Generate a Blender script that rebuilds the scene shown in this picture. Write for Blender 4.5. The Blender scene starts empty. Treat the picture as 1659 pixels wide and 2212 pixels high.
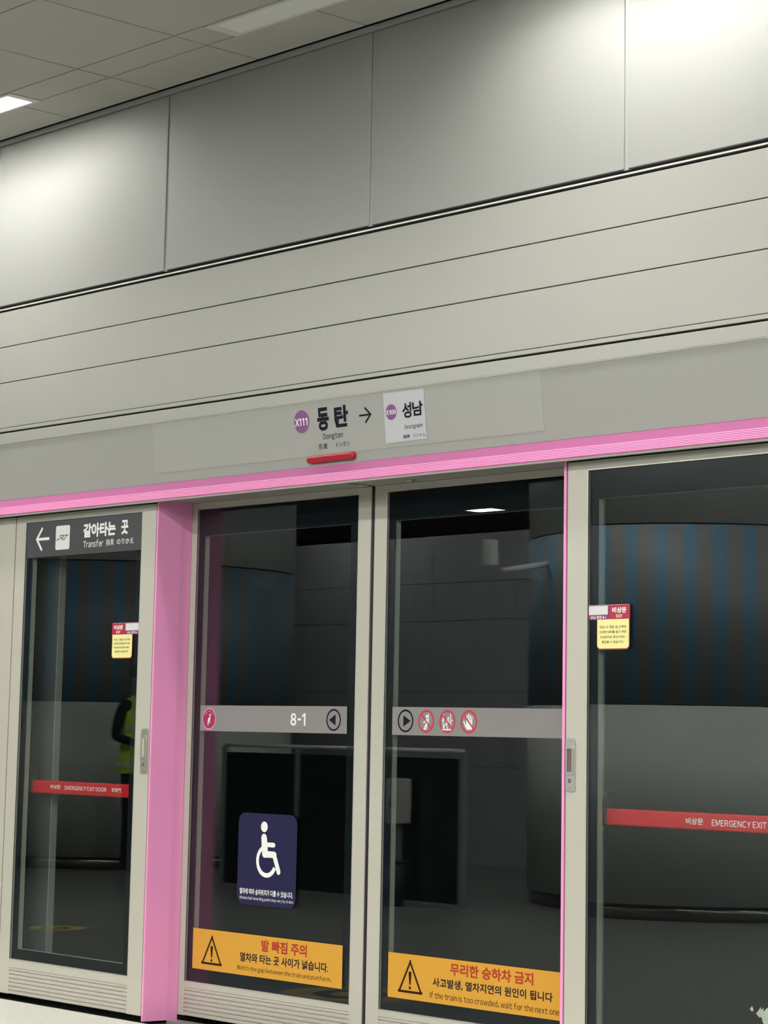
import bpy, bmesh, math
from mathutils import Vector, Matrix

S = bpy.context.scene
COL = S.collection

# ------------------------------------------------------------------ camera
cam_d = bpy.data.cameras.new('camera')
cam = bpy.data.objects.new('camera', cam_d)
COL.objects.link(cam)
R3 = ((0.6819587405583224, 0.73115477793576, 0.018573283980389727),
      (0.08721423523905968, -0.1065068198138966, 0.9904796689002738),
      (-0.7261721237749165, 0.6738464127936273, 0.13640036150020893))
right, up, fwd = (Vector(r) for r in R3)
m = Matrix((right, up, -fwd)).transposed().to_4x4()
m.translation = Vector((7.73305116, -5.87858868, 1.2))
cam.matrix_world = m
cam_d.sensor_width = 36.0
cam_d.lens = 4920 / 2212 * 36.0
cam_d.shift_y = -200 / 2212
cam_d.clip_start = 0.05
cam_d.clip_end = 100
S.camera = cam

# ------------------------------------------------------------------ world, exposure, lamp output
w = bpy.data.worlds.new('world')
S.world = w
w.use_nodes = True
w.node_tree.nodes['Background'].inputs[0].default_value = (0.05, 0.05, 0.05, 1)
w.node_tree.nodes['Background'].inputs[1].default_value = 0.05
S.view_settings.view_transform = 'Standard'
S.view_settings.look = 'None'
S.view_settings.exposure = 0.0
S.view_settings.gamma = 1.0
S.view_settings.use_curve_mapping = False
S.cycles.max_bounces = 8
S.cycles.diffuse_bounces = 4
S.cycles.glossy_bounces = 4
S.cycles.transparent_max_bounces = 16
S.cycles.caustics_reflective = False
S.cycles.caustics_refractive = False
S.cycles.use_denoising = True
LAMP = 22.0                 # radiance of a lit diffuser in the row along the wall
BEAM = 14.5                 # watts of the downward beam of each of those lamps
HALL = 42.0                 # radiance of the lamps over the rest of the platform
LAMP_RGB = (1.0, 0.985, 0.94)

# ------------------------------------------------------------------ helpers
MATS = {}

def mat(name, rgb, rough=0.5, metal=0.0, spec=0.5, noise=0.0, scale=8.0, bump=0.0, emit=None, coat=0.0):
    if name in MATS:
        return MATS[name]
    M = bpy.data.materials.new(name)
    M.use_nodes = True
    nt = M.node_tree
    b = nt.nodes['Principled BSDF']
    b.inputs['Base Color'].default_value = (*rgb, 1)
    b.inputs['Roughness'].default_value = rough
    b.inputs['Metallic'].default_value = metal
    b.inputs['Specular IOR Level'].default_value = spec
    b.inputs['Coat Weight'].default_value = coat
    if emit:
        b.inputs['Emission Color'].default_value = (*emit[:3], 1)
        b.inputs['Emission Strength'].default_value = emit[3]
    if noise or bump:
        tc = nt.nodes.new('ShaderNodeTexCoord')
        n = nt.nodes.new('ShaderNodeTexNoise')
        n.inputs['Scale'].default_value = scale
        n.inputs['Detail'].default_value = 5
        nt.links.new(tc.outputs['Object'], n.inputs['Vector'])
        if noise:
            r = nt.nodes.new('ShaderNodeValToRGB')
            lo = tuple(c * (1 - noise) for c in rgb)
            hi = tuple(min(1, c * (1 + noise)) for c in rgb)
            r.color_ramp.elements[0].color = (*lo, 1)
            r.color_ramp.elements[1].color = (*hi, 1)
            r.color_ramp.elements[0].position = 0.3
            r.color_ramp.elements[1].position = 0.7
            nt.links.new(n.outputs['Fac'], r.inputs['Fac'])
            nt.links.new(r.outputs['Color'], b.inputs['Base Color'])
        if bump:
            bp = nt.nodes.new('ShaderNodeBump')
            bp.inputs['Strength'].default_value = bump
            bp.inputs['Distance'].default_value = 0.002
            nt.links.new(n.outputs['Fac'], bp.inputs['Height'])
            nt.links.new(bp.outputs['Normal'], b.inputs['Normal'])
    MATS[name] = M
    return M

def glass_mat(name, tint, k):
    """Clear pane: lets light straight through, mirrors by Fresnel."""
    M = bpy.data.materials.new(name)
    M.use_nodes = True
    nt = M.node_tree
    nt.nodes.clear()
    out = nt.nodes.new('ShaderNodeOutputMaterial')
    mix = nt.nodes.new('ShaderNodeMixShader')
    tr = nt.nodes.new('ShaderNodeBsdfTransparent')
    gl = nt.nodes.new('ShaderNodeBsdfGlossy')
    fr = nt.nodes.new('ShaderNodeFresnel')
    mu = nt.nodes.new('ShaderNodeMath')
    mu.operation = 'MULTIPLY'
    mu.use_clamp = True
    tr.inputs['Color'].default_value = (*tint, 1)
    gl.inputs['Roughness'].default_value = 0.0
    gl.inputs['Color'].default_value = (1, 1, 1, 1)
    fr.inputs['IOR'].default_value = 1.5
    mu.inputs[1].default_value = k
    # same Fresnel on both faces of the thin pane
    ge = nt.nodes.new('ShaderNodeNewGeometry')
    inc = nt.nodes.new('ShaderNodeVectorMath')
    inc.operation = 'DOT_PRODUCT'
    nt.links.new(ge.outputs['Incoming'], inc.inputs[0])
    nt.links.new(ge.outputs['Normal'], inc.inputs[1])
    ab = nt.nodes.new('ShaderNodeMath'); ab.operation = 'ABSOLUTE'
    nt.links.new(inc.outputs['Value'], ab.inputs[0])
    om = nt.nodes.new('ShaderNodeMath'); om.operation = 'SUBTRACT'
    om.inputs[0].default_value = 1.0
    nt.links.new(ab.outputs[0], om.inputs[1])
    pw = nt.nodes.new('ShaderNodeMath'); pw.operation = 'POWER'
    nt.links.new(om.outputs[0], pw.inputs[0]); pw.inputs[1].default_value = 5.0
    sc = nt.nodes.new('ShaderNodeMath'); sc.operation = 'MULTIPLY_ADD'
    nt.links.new(pw.outputs[0], sc.inputs[0]); sc.inputs[1].default_value = 0.96; sc.inputs[2].default_value = 0.04
    nt.links.new(sc.outputs[0], mu.inputs[0])
    nt.links.new(mu.outputs[0], mix.inputs[0])
    nt.links.new(tr.outputs[0], mix.inputs[1])
    nt.links.new(gl.outputs[0], mix.inputs[2])
    nt.links.new(mix.outputs[0], out.inputs[0])
    nt.nodes.remove(fr)
    MATS[name] = M
    return M

ORG = {}

def thing(name, label, cat, loc=(0, 0, 0), group=None, kind=None):
    o = bpy.data.objects.new(name, None)
    o.empty_display_size = 0.05
    COL.objects.link(o)
    o.location = loc
    o['label'] = label
    o['category'] = cat
    if group: o['group'] = group
    if kind: o['kind'] = kind
    ORG[o.name] = Vector(loc)
    return o

def tag(o, label, cat, group=None, kind=None):
    o['label'] = label
    o['category'] = cat
    if group: o['group'] = group
    if kind: o['kind'] = kind
    return o

def struct(name, loc=(0, 0, 0), bm=None, m=None, label=None):
    if bm is None:
        o = bpy.data.objects.new(name, None)
        COL.objects.link(o)
        o.location = loc
        ORG[o.name] = Vector(loc)
    else:
        o = obj(name, bm, m)
    o['kind'] = 'structure'
    if label: o['label'] = label
    return o

def obj(name, bm, m, parent=None, smooth=False, label=None):
    """World-space bmesh -> one linked mesh object (verts kept relative to the root's base)."""
    me = bpy.data.meshes.new(name)
    if parent is not None:
        o0 = ORG[parent.name]
    else:
        o0 = Vector((0, 0, 0))
    if o0.length:
        bmesh.ops.translate(bm, verts=bm.verts, vec=-o0)
    if smooth:
        for f in bm.faces: f.smooth = True
    bm.to_mesh(me)
    bm.free()
    for mm in (m if isinstance(m, (list, tuple)) else [m]):
        me.materials.append(mm)
    o = bpy.data.objects.new(name, me)
    COL.objects.link(o)
    if parent is not None:
        o.parent = parent
    ORG[o.name] = o0
    if label: o['label'] = label
    return o

def BM(): return bmesh.new()

def box(bm, x0, x1, y0, y1, z0, z1, mi=0):
    v = [bm.verts.new(p) for p in ((x0, y0, z0), (x1, y0, z0), (x1, y1, z0), (x0, y1, z0),
                                   (x0, y0, z1), (x1, y0, z1), (x1, y1, z1), (x0, y1, z1))]
    for q in ((0, 1, 5, 4), (1, 2, 6, 5), (2, 3, 7, 6), (3, 0, 4, 7), (4, 5, 6, 7), (3, 2, 1, 0)):
        f = bm.faces.new([v[i] for i in q]); f.material_index = mi
    return bm

def bevbox(bm, x0, x1, y0, y1, z0, z1, r, seg=2):
    b = BM()
    box(b, x0, x1, y0, y1, z0, z1)
    bmesh.ops.bevel(b, geom=b.edges[:], offset=r, segments=seg, affect='EDGES', profile=0.5)
    me = bpy.data.meshes.new('tmp'); b.to_mesh(me); b.free()
    bm.from_mesh(me); bpy.data.meshes.remove(me)
    return bm

def ring(bm, x0, x1, z0, z1, X0, X1, Z0, Z1, y0, y1):
    """Rectangular frame: hole x0..x1/z0..z1 in outer X0..X1/Z0..Z1, from y0 to y1."""
    o = [(X0, Z0), (X1, Z0), (X1, Z1), (X0, Z1)]
    i = [(x0, z0), (x1, z0), (x1, z1), (x0, z1)]
    vs = {}
    for tagn, pts in (('o', o), ('i', i)):
        for k, (x, z) in enumerate(pts):
            for yk, y in ((0, y0), (1, y1)):
                vs[tagn, k, yk] = bm.verts.new((x, y, z))
    for k in range(4):
        n = (k + 1) % 4
        bm.faces.new([vs['o', k, 0], vs['o', n, 0], vs['i', n, 0], vs['i', k, 0]])
        bm.faces.new([vs['i', k, 1], vs['i', n, 1], vs['o', n, 1], vs['o', k, 1]])
        bm.faces.new([vs['o', n, 0], vs['o', k, 0], vs['o', k, 1], vs['o', n, 1]])
        bm.faces.new([vs['i', k, 0], vs['i', n, 0], vs['i', n, 1], vs['i', k, 1]])
    return bm

def extrude_x(bm, prof, x0, x1):
    """Closed profile of (y, z) swept along X."""
    a = [bm.verts.new((x0, y, z)) for y, z in prof]
    b = [bm.verts.new((x1, y, z)) for y, z in prof]
    n = len(prof)
    for k in range(n):
        bm.faces.new([a[k], a[(k + 1) % n], b[(k + 1) % n], b[k]])
    bm.faces.new(a[::-1]); bm.faces.new(b)
    bmesh.ops.recalc_face_normals(bm, faces=bm.faces[:])
    return bm

def cyl(bm, p0, p1, r0, r1=None, n=24, caps=True):
    p0, p1 = Vector(p0), Vector(p1)
    r1 = r0 if r1 is None else r1
    d = (p1 - p0).normalized()
    u = d.orthogonal().normalized(); v = d.cross(u)
    A = [bm.verts.new(p0 + (u * math.cos(2 * math.pi * k / n) + v * math.sin(2 * math.pi * k / n)) * r0) for k in range(n)]
    B = [bm.verts.new(p1 + (u * math.cos(2 * math.pi * k / n) + v * math.sin(2 * math.pi * k / n)) * r1) for k in range(n)]
    for k in range(n):
        f = bm.faces.new([A[k], A[(k + 1) % n], B[(k + 1) % n], B[k]]); f.smooth = True
    if caps:
        bm.faces.new(A[::-1]); bm.faces.new(B)
    return bm

# planes for flat artwork: P(a, b, off) -> world, off = distance out of the plane toward the platform
def vplane(Y):
    return lambda a, b, off=0.0: (a, Y - off, b)

def poly(bm, P, pts, off=0.0):
    f = bm.faces.new([bm.verts.new(P(a, b, off)) for a, b in pts])
    return f

def slab(bm, P, pts, off, th=0.0008):
    """thin sheet with outline pts, standing th proud of off"""
    A = [bm.verts.new(P(a, b, off)) for a, b in pts]
    B = [bm.verts.new(P(a, b, off + th)) for a, b in pts]
    n = len(pts)
    bm.faces.new(B)
    for k in range(n):
        bm.faces.new([A[k], A[(k + 1) % n], B[(k + 1) % n], B[k]])
    bmesh.ops.recalc_face_normals(bm, faces=bm.faces[:])

def rrect(x0, x1, z0, z1, r, n=6, corners=(1, 1, 1, 1)):
    """rounded rectangle outline; corners = bl, br, tr, tl"""
    out = []
    for (cx, cz, a0, c) in ((x0, z0, 180, corners[0]), (x1, z0, 270, corners[1]), (x1, z1, 0, corners[2]), (x0, z1, 90, corners[3])):
        if not c:
            out.append((cx, cz)); continue
        ox = cx + r if cx == x0 else cx - r
        oz = cz + r if cz == z0 else cz - r
        for k in range(n + 1):
            t = math.radians(a0 + 90 * k / n)
            out.append((ox + r * math.cos(t), oz + r * math.sin(t)))
    return out

def disc_pts(cx, cz, r, n=48):
    return [(cx + r * math.cos(2 * math.pi * k / n), cz + r * math.sin(2 * math.pi * k / n)) for k in range(n)]

def annulus(bm, P, cx, cz, r0, r1, off=0.0, a0=0, a1=360, n=56):
    full = abs(a1 - a0) >= 360
    m_ = n if full else n + 1
    I, O = [], []
    for k in range(m_):
        t = math.radians(a0 + (a1 - a0) * k / n)
        I.append(bm.verts.new(P(cx + r0 * math.cos(t), cz + r0 * math.sin(t), off)))
        O.append(bm.verts.new(P(cx + r1 * math.cos(t), cz + r1 * math.sin(t), off)))
    for k in range(n):
        j = (k + 1) % m_
        bm.faces.new([I[k], O[k], O[j], I[j]])

def stroke(bm, P, pts, wd, off=0.0, caps=True, n=10, close=False):
    """polyline with mitred body and round ends"""
    h = wd / 2
    pts = [Vector(p) for p in pts]
    N = len(pts)
    L, Rr = [], []
    for k in range(N):
        if close:
            a, c = pts[k - 1], pts[(k + 1) % N]
        else:
            a = pts[k - 1] if k > 0 else None
            c = pts[k + 1] if k < N - 1 else None
        d1 = (pts[k] - a).normalized() if a is not None else None
        d2 = (c - pts[k]).normalized() if c is not None else None
        if d1 is None: d1 = d2
        if d2 is None: d2 = d1
        t = (d1 + d2)
        t = t.normalized() if t.length > 1e-6 else d1
        nrm = Vector((-t.y, t.x))
        n1 = Vector((-d1.y, d1.x))
        s = h / max(0.35, nrm.dot(n1))
        L.append(pts[k] + nrm * s); Rr.append(pts[k] - nrm * s)
    VL = [bm.verts.new(P(p.x, p.y, off)) for p in L]
    VR = [bm.verts.new(P(p.x, p.y, off)) for p in Rr]
    for k in range(N if close else N - 1):
        j = (k + 1) % N
        bm.faces.new([VR[k], VR[j], VL[j], VL[k]])
    if caps and not close:
        for e, d in ((pts[0], pts[0] - pts[1]), (pts[-1], pts[-1] - pts[-2])):
            a = math.atan2(d.y, d.x)
            vs = [bm.verts.new(P(e.x + h * math.cos(a - math.pi / 2 + math.pi * k / n), e.y + h * math.sin(a - math.pi / 2 + math.pi * k / n), off)) for k in range(n + 1)]
            bm.faces.new(vs)

def text_bm(bm, P, s, a0, a1, b0, b1, bold=0.0, off=0.0):
    """letters of s stretched into the box a0..a1 x b0..b1 (b1 is the top edge of the box)"""
    if all(ord(ch) < 127 for ch in s):
        return latin_bm(bm, P, s, a0, a1, b0, b1, bold, off)
    c = bpy.data.curves.new('lettering', 'FONT')
    c.body = s
    c.resolution_u = 6
    c.offset = bold
    o = bpy.data.objects.new('lettering_tmp', c)
    COL.objects.link(o)
    dg = bpy.context.evaluated_depsgraph_get()
    me = bpy.data.meshes.new_from_object(o.evaluated_get(dg))
    xs = [v.co.x for v in me.vertices]; ys = [v.co.y for v in me.vertices]
    x0, x1, y0, y1 = min(xs), max(xs), min(ys), max(ys)
    vs = []
    for v in me.vertices:
        a = a0 + (v.co.x - x0) / (x1 - x0) * (a1 - a0)
        b = b0 + (v.co.y - y0) / (y1 - y0) * (b1 - b0)
        vs.append(bm.verts.new(P(a, b, off)))
    for p in me.polygons:
        try:
            bm.faces.new([vs[i] for i in p.vertices])
        except ValueError:
            pass
    bpy.data.objects.remove(o); bpy.data.curves.remove(c); bpy.data.meshes.remove(me)
    return bm

GLYPH = {}

def glyph(ch, bold):
    k = (ch, bold)
    if ch == 'I':
        top = max(v[1] for v in glyph('E', bold)[0]); bot = min(v[1] for v in glyph('E', bold)[0])
        return [(0, bot), (0.092 + 2 * bold, bot), (0.092 + 2 * bold, top), (0, top)], [(0, 1, 2, 3)]
    if k not in GLYPH:
        c = bpy.data.curves.new('lettering', 'FONT')
        c.body = chr(ord(ch) + 0xFEE0)
        c.resolution_u = 6
        c.offset = bold
        o = bpy.data.objects.new('lettering_tmp', c)
        COL.objects.link(o)
        me = bpy.data.meshes.new_from_object(o.evaluated_get(bpy.context.evaluated_depsgraph_get()))
        GLYPH[k] = ([(v.co.x, v.co.y) for v in me.vertices], [tuple(p.vertices) for p in me.polygons])
        bpy.data.objects.remove(o); bpy.data.curves.remove(c); bpy.data.meshes.remove(me)
    return GLYPH[k]

def latin_bm(bm, P, s, a0, a1, b0, b1, bold=0.0, off=0.0):
    """proportional latin line set glyph by glyph, fitted to the box"""
    x = 0.0
    V, F = [], []
    for ch in s:
        if ch == ' ':
            x += 0.24; continue
        vs, fs = glyph(ch, bold)
        lo = min(v[0] for v in vs); hi = max(v[0] for v in vs)
        n = len(V)
        sb = 0.035 if ch in 'TYVWAXvwytfrj1' else 0.060
        V += [(v[0] - lo + x + sb, v[1]) for v in vs]
        F += [[i + n for i in f] for f in fs]
        x += hi - lo + 2 * sb
    x0, x1 = min(v[0] for v in V), max(v[0] for v in V)
    y0, y1 = min(v[1] for v in V), max(v[1] for v in V)
    W = [bm.verts.new(P(a0 + (v[0] - x0) / (x1 - x0) * (a1 - a0), b0 + (v[1] - y0) / (y1 - y0) * (b1 - b0), off)) for v in V]
    for f in F:
        try:
            bm.faces.new([W[i] for i in f])
        except ValueError:
            pass
    return bm

def face_platform(o):
    """turn flat artwork's faces toward the platform (-Y)"""
    me = o.data
    b = bmesh.new(); b.from_mesh(me)
    for f in b.faces:
        f.normal_update()
        if f.normal.y > 0: f.normal_flip()
    b.to_mesh(me); b.free()
    return o

def digit_one(parent, P, x0, x1, z0, z1, m, off):
    w_, h_ = x1 - x0, z1 - z0
    return art(parent, 'lettering', m, lambda b: poly(b, P, [(x0 + w_ * a, z0 + h_ * c) for a, c in
        ((0.56, 0), (1, 0), (1, 1), (0.64, 1), (0, 0.82), (0, 0.66), (0.56, 0.79))], off))

def text(parent, P, s, a0, a1, b0, b1, m, bold=0.0, off=0.0012, name='lettering'):
    b = BM()
    text_bm(b, P, s, a0, a1, b0, b1, bold, off)
    return face_platform(obj(name, b, m, parent))

def art(parent, name, m, fn):
    b = BM(); fn(b)
    return face_platform(obj(name, b, m, parent))

# ------------------------------------------------------------------ materials
M_wall = mat('wall_panel_paint', (0.33, 0.334, 0.312), 0.50, 0.32, 0.5, noise=0.015, scale=1.5)
M_clad = mat('cladding_paint', (0.35, 0.35, 0.315), 0.40, 0.25, 0.5, noise=0.012, scale=2)
M_fascia = mat('fascia_paint', (0.335, 0.338, 0.312), 0.42, 0.0, 0.4)
M_film = mat('fascia_film', (0.36, 0.364, 0.336), 0.40, 0.0, 0.4)
M_frame = mat('door_frame_paint', (0.50, 0.485, 0.415), 0.42, 0.05, 0.45, noise=0.012, scale=6)
M_louver = mat('louver_paint', (0.50, 0.475, 0.415), 0.42, 0.05, 0.45)
M_alu = mat('aluminium_trim', (0.62, 0.61, 0.56), 0.32, 0.6, 0.5)
M_dark = mat('recess_black', (0.012, 0.012, 0.015), 0.7)
M_joint = mat('joint_channel', (0.36, 0.365, 0.375), 0.4, 0.3)
M_frit = mat('black_border_print', (0.003, 0.0065, 0.010), 0.6, spec=0.1)
M_seal = mat('rubber_seal', (0.012, 0.012, 0.02), 0.6)
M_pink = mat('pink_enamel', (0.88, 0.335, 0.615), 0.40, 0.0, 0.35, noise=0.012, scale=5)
M_pinkd = mat('pink_shaded_enamel', (0.47, 0.135, 0.305), 0.55, 0.0, 0.2)  # same pink enamel, with the smooth face's shade painted in
M_soffit = mat('soffit_paint', (0.36, 0.355, 0.32), 0.45, 0.0, 0.4)
M_ceil = mat('ceiling_tile', (0.54, 0.53, 0.485), 0.7, 0.0, 0.3, noise=0.03, scale=3)
M_void = mat('ceiling_void', (0.03, 0.03, 0.03), 0.9)
M_lamp_on = mat('diffuser_lit', (0.9, 0.9, 0.85), 0.5, emit=(*LAMP_RGB, LAMP))
M_lamp_hall = mat('diffuser_hall', (0.9, 0.9, 0.85), 0.5, emit=(*LAMP_RGB, HALL))
M_lamp_off = mat('diffuser_unlit', (0.93, 0.95, 0.90), 0.4)
M_lampframe = mat('lamp_frame', (0.75, 0.76, 0.70), 0.4)
M_floor = mat('floor_stone', (0.19, 0.197, 0.186), 0.30, noise=0.12, scale=14)
M_floor_edge = mat('edge_stone', (0.62, 0.615, 0.555), 0.5, noise=0.12, scale=60, bump=0.3)
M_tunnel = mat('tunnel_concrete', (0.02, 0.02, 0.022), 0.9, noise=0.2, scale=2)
M_steel = mat('brushed_steel', (0.60, 0.58, 0.53), 0.32, 0.75, 0.5)
M_red = mat('red_lens', (0.40, 0.008, 0.022), 0.25, spec=0.5, coat=0.3)
M_bar = mat('red_bar_paint', (0.66, 0.008, 0.018), 0.45, spec=0.25)
M_barwhite = mat('bar_lettering', (0.97, 0.96, 0.93), 0.5)
M_bracket = mat('bar_bracket', (0.05, 0.048, 0.046), 0.5)
M_white = mat('white_print', (0.86, 0.88, 0.84), 0.5)
M_ink = mat('navy_ink', (0.010, 0.010, 0.022), 0.7, spec=0.12)
M_ink2 = mat('brown_ink', (0.030, 0.010, 0.004), 0.7, spec=0.12)
M_redink = mat('red_ink', (0.42, 0.028, 0.010), 0.5)
M_yellow = mat('amber_vinyl', (0.64, 0.325, 0.030), 0.45)
M_band = mat('grey_vinyl', (0.25, 0.238, 0.235), 0.45)
M_slate = mat('slate_vinyl', (0.066, 0.066, 0.073), 0.5, spec=0.35)
M_navy = mat('navy_vinyl', (0.014, 0.014, 0.058), 0.5, spec=0.25)
M_violet = mat('violet_print', (0.22, 0.075, 0.24), 0.5)
M_magenta = mat('magenta_print', (0.36, 0.022, 0.10), 0.5)
M_pinkprint = mat('pale_pink_print', (0.85, 0.48, 0.58), 0.5)
M_prohib = mat('crimson_print', (0.58, 0.030, 0.075), 0.5)
M_exitred = mat('exit_red_print', (0.42, 0.020, 0.045), 0.45)
M_exitpur = mat('exit_purple_print', (0.24, 0.035, 0.13), 0.45)
M_exityel = mat('pale_yellow_print', (0.86, 0.80, 0.33), 0.5)
M_exitbrn = mat('sticker_rim_print', (0.30, 0.035, 0.022), 0.5)
M_paper = mat('white_paper', (0.50, 0.51, 0.53), 0.6)
M_badge = mat('badge_white', (0.74, 0.77, 0.74), 0.5)
G_PANE = glass_mat('clear_glass', (0.95, 0.97, 0.965), 0.72)

# ------------------------------------------------------------------ platform room
XL, XR, YB = -17.0, 19.0, -16.0
ZC = 3.941
WY = -0.06                       # face of the wall above the doors

b = BM(); box(b, XL, XR, YB, -0.60, -0.20, 0.0)
floor = struct('floor', bm=b, m=M_floor, label='grey stone platform floor')
b = BM(); box(b, XL, XR, -0.60, -0.03, -0.20, 0.0)
edge = obj('edge_strip', b, M_floor_edge, floor, label='pale stone strip along the doors')
b = BM(); box(b, XL, XR, -0.03, 0.30, -0.22, -0.012)
obj('threshold', b, mat('threshold_metal', (0.05, 0.05, 0.05), 0.6), floor, label='dark recessed threshold')
b = BM(); box(b, 0.03, 2.30, 0.10, 0.158, -0.012, 0.002)
obj('sill', b, M_steel, floor, label='metal sill under the sliding doors')

# ceiling: tiles with open joints under a dark void; the strip of lamps runs in its own row
LW0, LW1 = -0.518, -0.357        # lamp row, Y
LAMPS_NEAR = [(-4.57, -3.21, 1), (-1.85, -0.485, 1), (0.876, 2.085, 0), (2.10, 3.46, 1), (4.97, 6.33, 1), (7.70, 9.06, 1), (-9.0, -7.64, 1), (10.4, 11.76, 1)]
b = BM()
g = 0.0038
def tile(x0, x1, y0, y1):
    box(b, x0 + g, x1 - g, y0 + g, y1 - g, ZC, ZC + 0.012)
xs = [0.03 + 0.66 * k for k in range(-26, 29)]
ys = [-0.526, -1.175]
while ys[-1] > YB: ys.append(ys[-1] - 0.655)
for i in range(len(xs) - 1):
    tile(xs[i], xs[i + 1], -0.357, -0.086)
    for j in range(len(ys) - 1):
        tile(xs[i], xs[i + 1], ys[j + 1], ys[j])
    segs = [(xs[i], xs[i + 1])]
    for (a, c, on) in LAMPS_NEAR:
        ns = []
        for (p, q) in segs:
            if c <= p or a >= q: ns.append((p, q)); continue
            if a > p: ns.append((p, a))
            if c < q: ns.append((c, q))
        segs = ns
    for p, q in segs:
        if q - p > 0.012: tile(p, q, -0.526, -0.357)
ceiling = struct('ceiling', bm=b, m=M_ceil, label='grey tiled platform ceiling with open joints')
b = BM(); box(b, XL, XR, YB, 0.6, ZC + 0.05, ZC + 0.12)
obj('ceiling_void', b, M_void, ceiling, label='dark void behind the tiles')

b = BM()
box(b, XL, XR, -0.072, -0.03, 3.921, ZC)
struct('trim_1', bm=b, m=mat('trim_paint', (0.36, 0.38, 0.36), 0.5), label='thin grey trim where ceiling meets wall')
b = BM(); box(b, XL, XR, -0.045, 0.02, ZC - 0.004, ZC + 0.06)
struct('trim_2', bm=b, m=M_dark, label='dark shadow gap at the ceiling edge')

# upper wall
wall = struct('wall_front', loc=(1.1, -0.03, 2.55), label='beige metal wall above the platform doors')
seams = [-6.440, -5.142, -3.844, -2.546, -1.247, 0.065, 1.362, 2.665, 3.962, 5.26, 6.56, 7.86, 9.16]
for i in range(len(seams) - 1):
    b = BM(); bevbox(b, seams[i] + 0.0085, seams[i + 1] - 0.0085, WY, -0.035, 3.145, 3.919, 0.002, 1)
    obj('wall_panel', b, M_wall, wall)
b = BM()
for s_ in seams: box(b, s_ - 0.014, s_ + 0.014, -0.055, -0.034, 3.142, 3.92)
obj('joint_channel', b, M_joint, wall)
for z0, z1 in ((2.948, 3.113), (2.7785, 2.9445), (2.5655, 2.7752)):
    b = BM(); bevbox(b, -6.44, 9.16, WY, -0.035, z0, z1, 0.0015, 1)
    obj('cladding_strip', b, M_clad, wall)
b = BM(); bevbox(b, -6.44, 9.16, WY, -0.035, 2.5475, 2.5635, 0.001, 1)
obj('cladding_edge', b, M_clad, wall)
b = BM(); box(b, -6.44, 9.16, WY + 0.001, -0.03, 3.1245, 3.1305)
obj('ledge_bar', b, M_alu, wall, label='bright metal bar in the horizontal reveal')
b = BM(); box(b, -6.44, 9.16, -0.040, -0.020, 2.5465, 3.93)
obj('wall_backing', b, M_dark, wall)
b = BM(); box(b, XL, -6.45, WY, -0.02, 0, ZC); box(b, 9.17, XR, WY, -0.02, 0, ZC)
obj('wall_extension', b, M_clad, wall)

# other walls of the hall
M_hall = mat('hall_wall', (0.26, 0.28, 0.29), 0.6)
b = BM(); box(b, XL, XR, YB - 0.2, YB, 0, ZC); struct('wall_rear', bm=b, m=M_hall, label='dark far wall of the platform hall')
b = BM(); box(b, XL - 0.2, XL, YB, 0.3, 0, ZC); struct('wall_left', bm=b, m=M_hall, label='dark end wall of the platform hall')
b = BM(); box(b, XR, XR + 0.2, YB, 0.3, 0, ZC); struct('wall_right', bm=b, m=M_clad, label='beige near end wall of the platform hall')
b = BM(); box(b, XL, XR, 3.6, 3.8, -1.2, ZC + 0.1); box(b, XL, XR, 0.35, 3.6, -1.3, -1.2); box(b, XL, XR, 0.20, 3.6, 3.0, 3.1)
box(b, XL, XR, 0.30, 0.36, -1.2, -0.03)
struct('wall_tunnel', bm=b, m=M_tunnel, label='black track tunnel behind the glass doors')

# ------------------------------------------------------------------ header over the doors
ZT, ZBt = 2.48666, 2.23224
PL = math.hypot(0.028, ZT - ZBt)
_u = Vector((0, 0.028, ZBt - ZT)) / PL
_n = Vector((0, -(ZT - ZBt), -0.028)) / PL      # outward (toward platform, slightly down)
def PF(a, t, off=0.0):
    """point on the tilted fascia: a along X, t down from its top edge"""
    p = Vector((a, -0.055, ZT)) + _u * t + _n * off
    return (p.x, p.y, p.z)
def PFz(a, b, off=0.0):          # same with b = -t so that 'up' is up
    return PF(a, -b, off)

hd = thing('door_header', 'grey header running above the doors, its lower panel tilted down with the route sign', 'header', (1.16, 0.0, 2.16))
b = BM(); bevbox(b, -6.44, 9.16, -0.060, -0.03, 2.4885, 2.5395, 0.001, 1)
obj('upper_strip', b, M_clad, hd)
b = BM(); extrude_x(b, [(-0.0575, 2.4888), (-0.0575, 2.4865), (-0.03, ZT - 0.001), (-0.03, 2.4888)], -6.44, 9.16)
obj('lip', b, M_alu, hd)
b = BM(); extrude_x(b, [(-0.055, ZT), (-0.027, ZBt), (0.02, ZBt), (0.02, ZT)], -6.44, 9.16)
obj('fascia_panel', b, M_fascia, hd)
b = BM(); box(b, -6.44, 9.16, -0.018, 0.30, 2.24, 2.54); box(b, -6.44, 9.16, -0.015, 0.30, 2.192, 2.24); box(b, -6.44, -0.012, -0.030, 0.06, 2.168, 2.192); box(b, 2.346, 9.16, -0.030, 0.06, 2.168, 2.192)
obj('housing', b, M_dark, hd)
b = BM()
box(b, 0.004, 2.329, -0.030, 0.200, 2.163, 2.19)
obj('soffit', b, M_soffit, hd, label='grey underside above the sliding doors')
for sx in (1.172, 1.447):
    s_ = obj('sensor', bevbox(BM(), sx - 0.018, sx + 0.018, 0.085, 0.115, 2.155, 2.164, 0.003), M_steel, hd, label='small clear sensor under the header')
b = BM(); box(b, 1.166 - 0.008, 1.166 + 0.008, 0.02, 0.164, 2.1622, 2.164)
obj('centre_joint', b, M_dark, hd)

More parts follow.
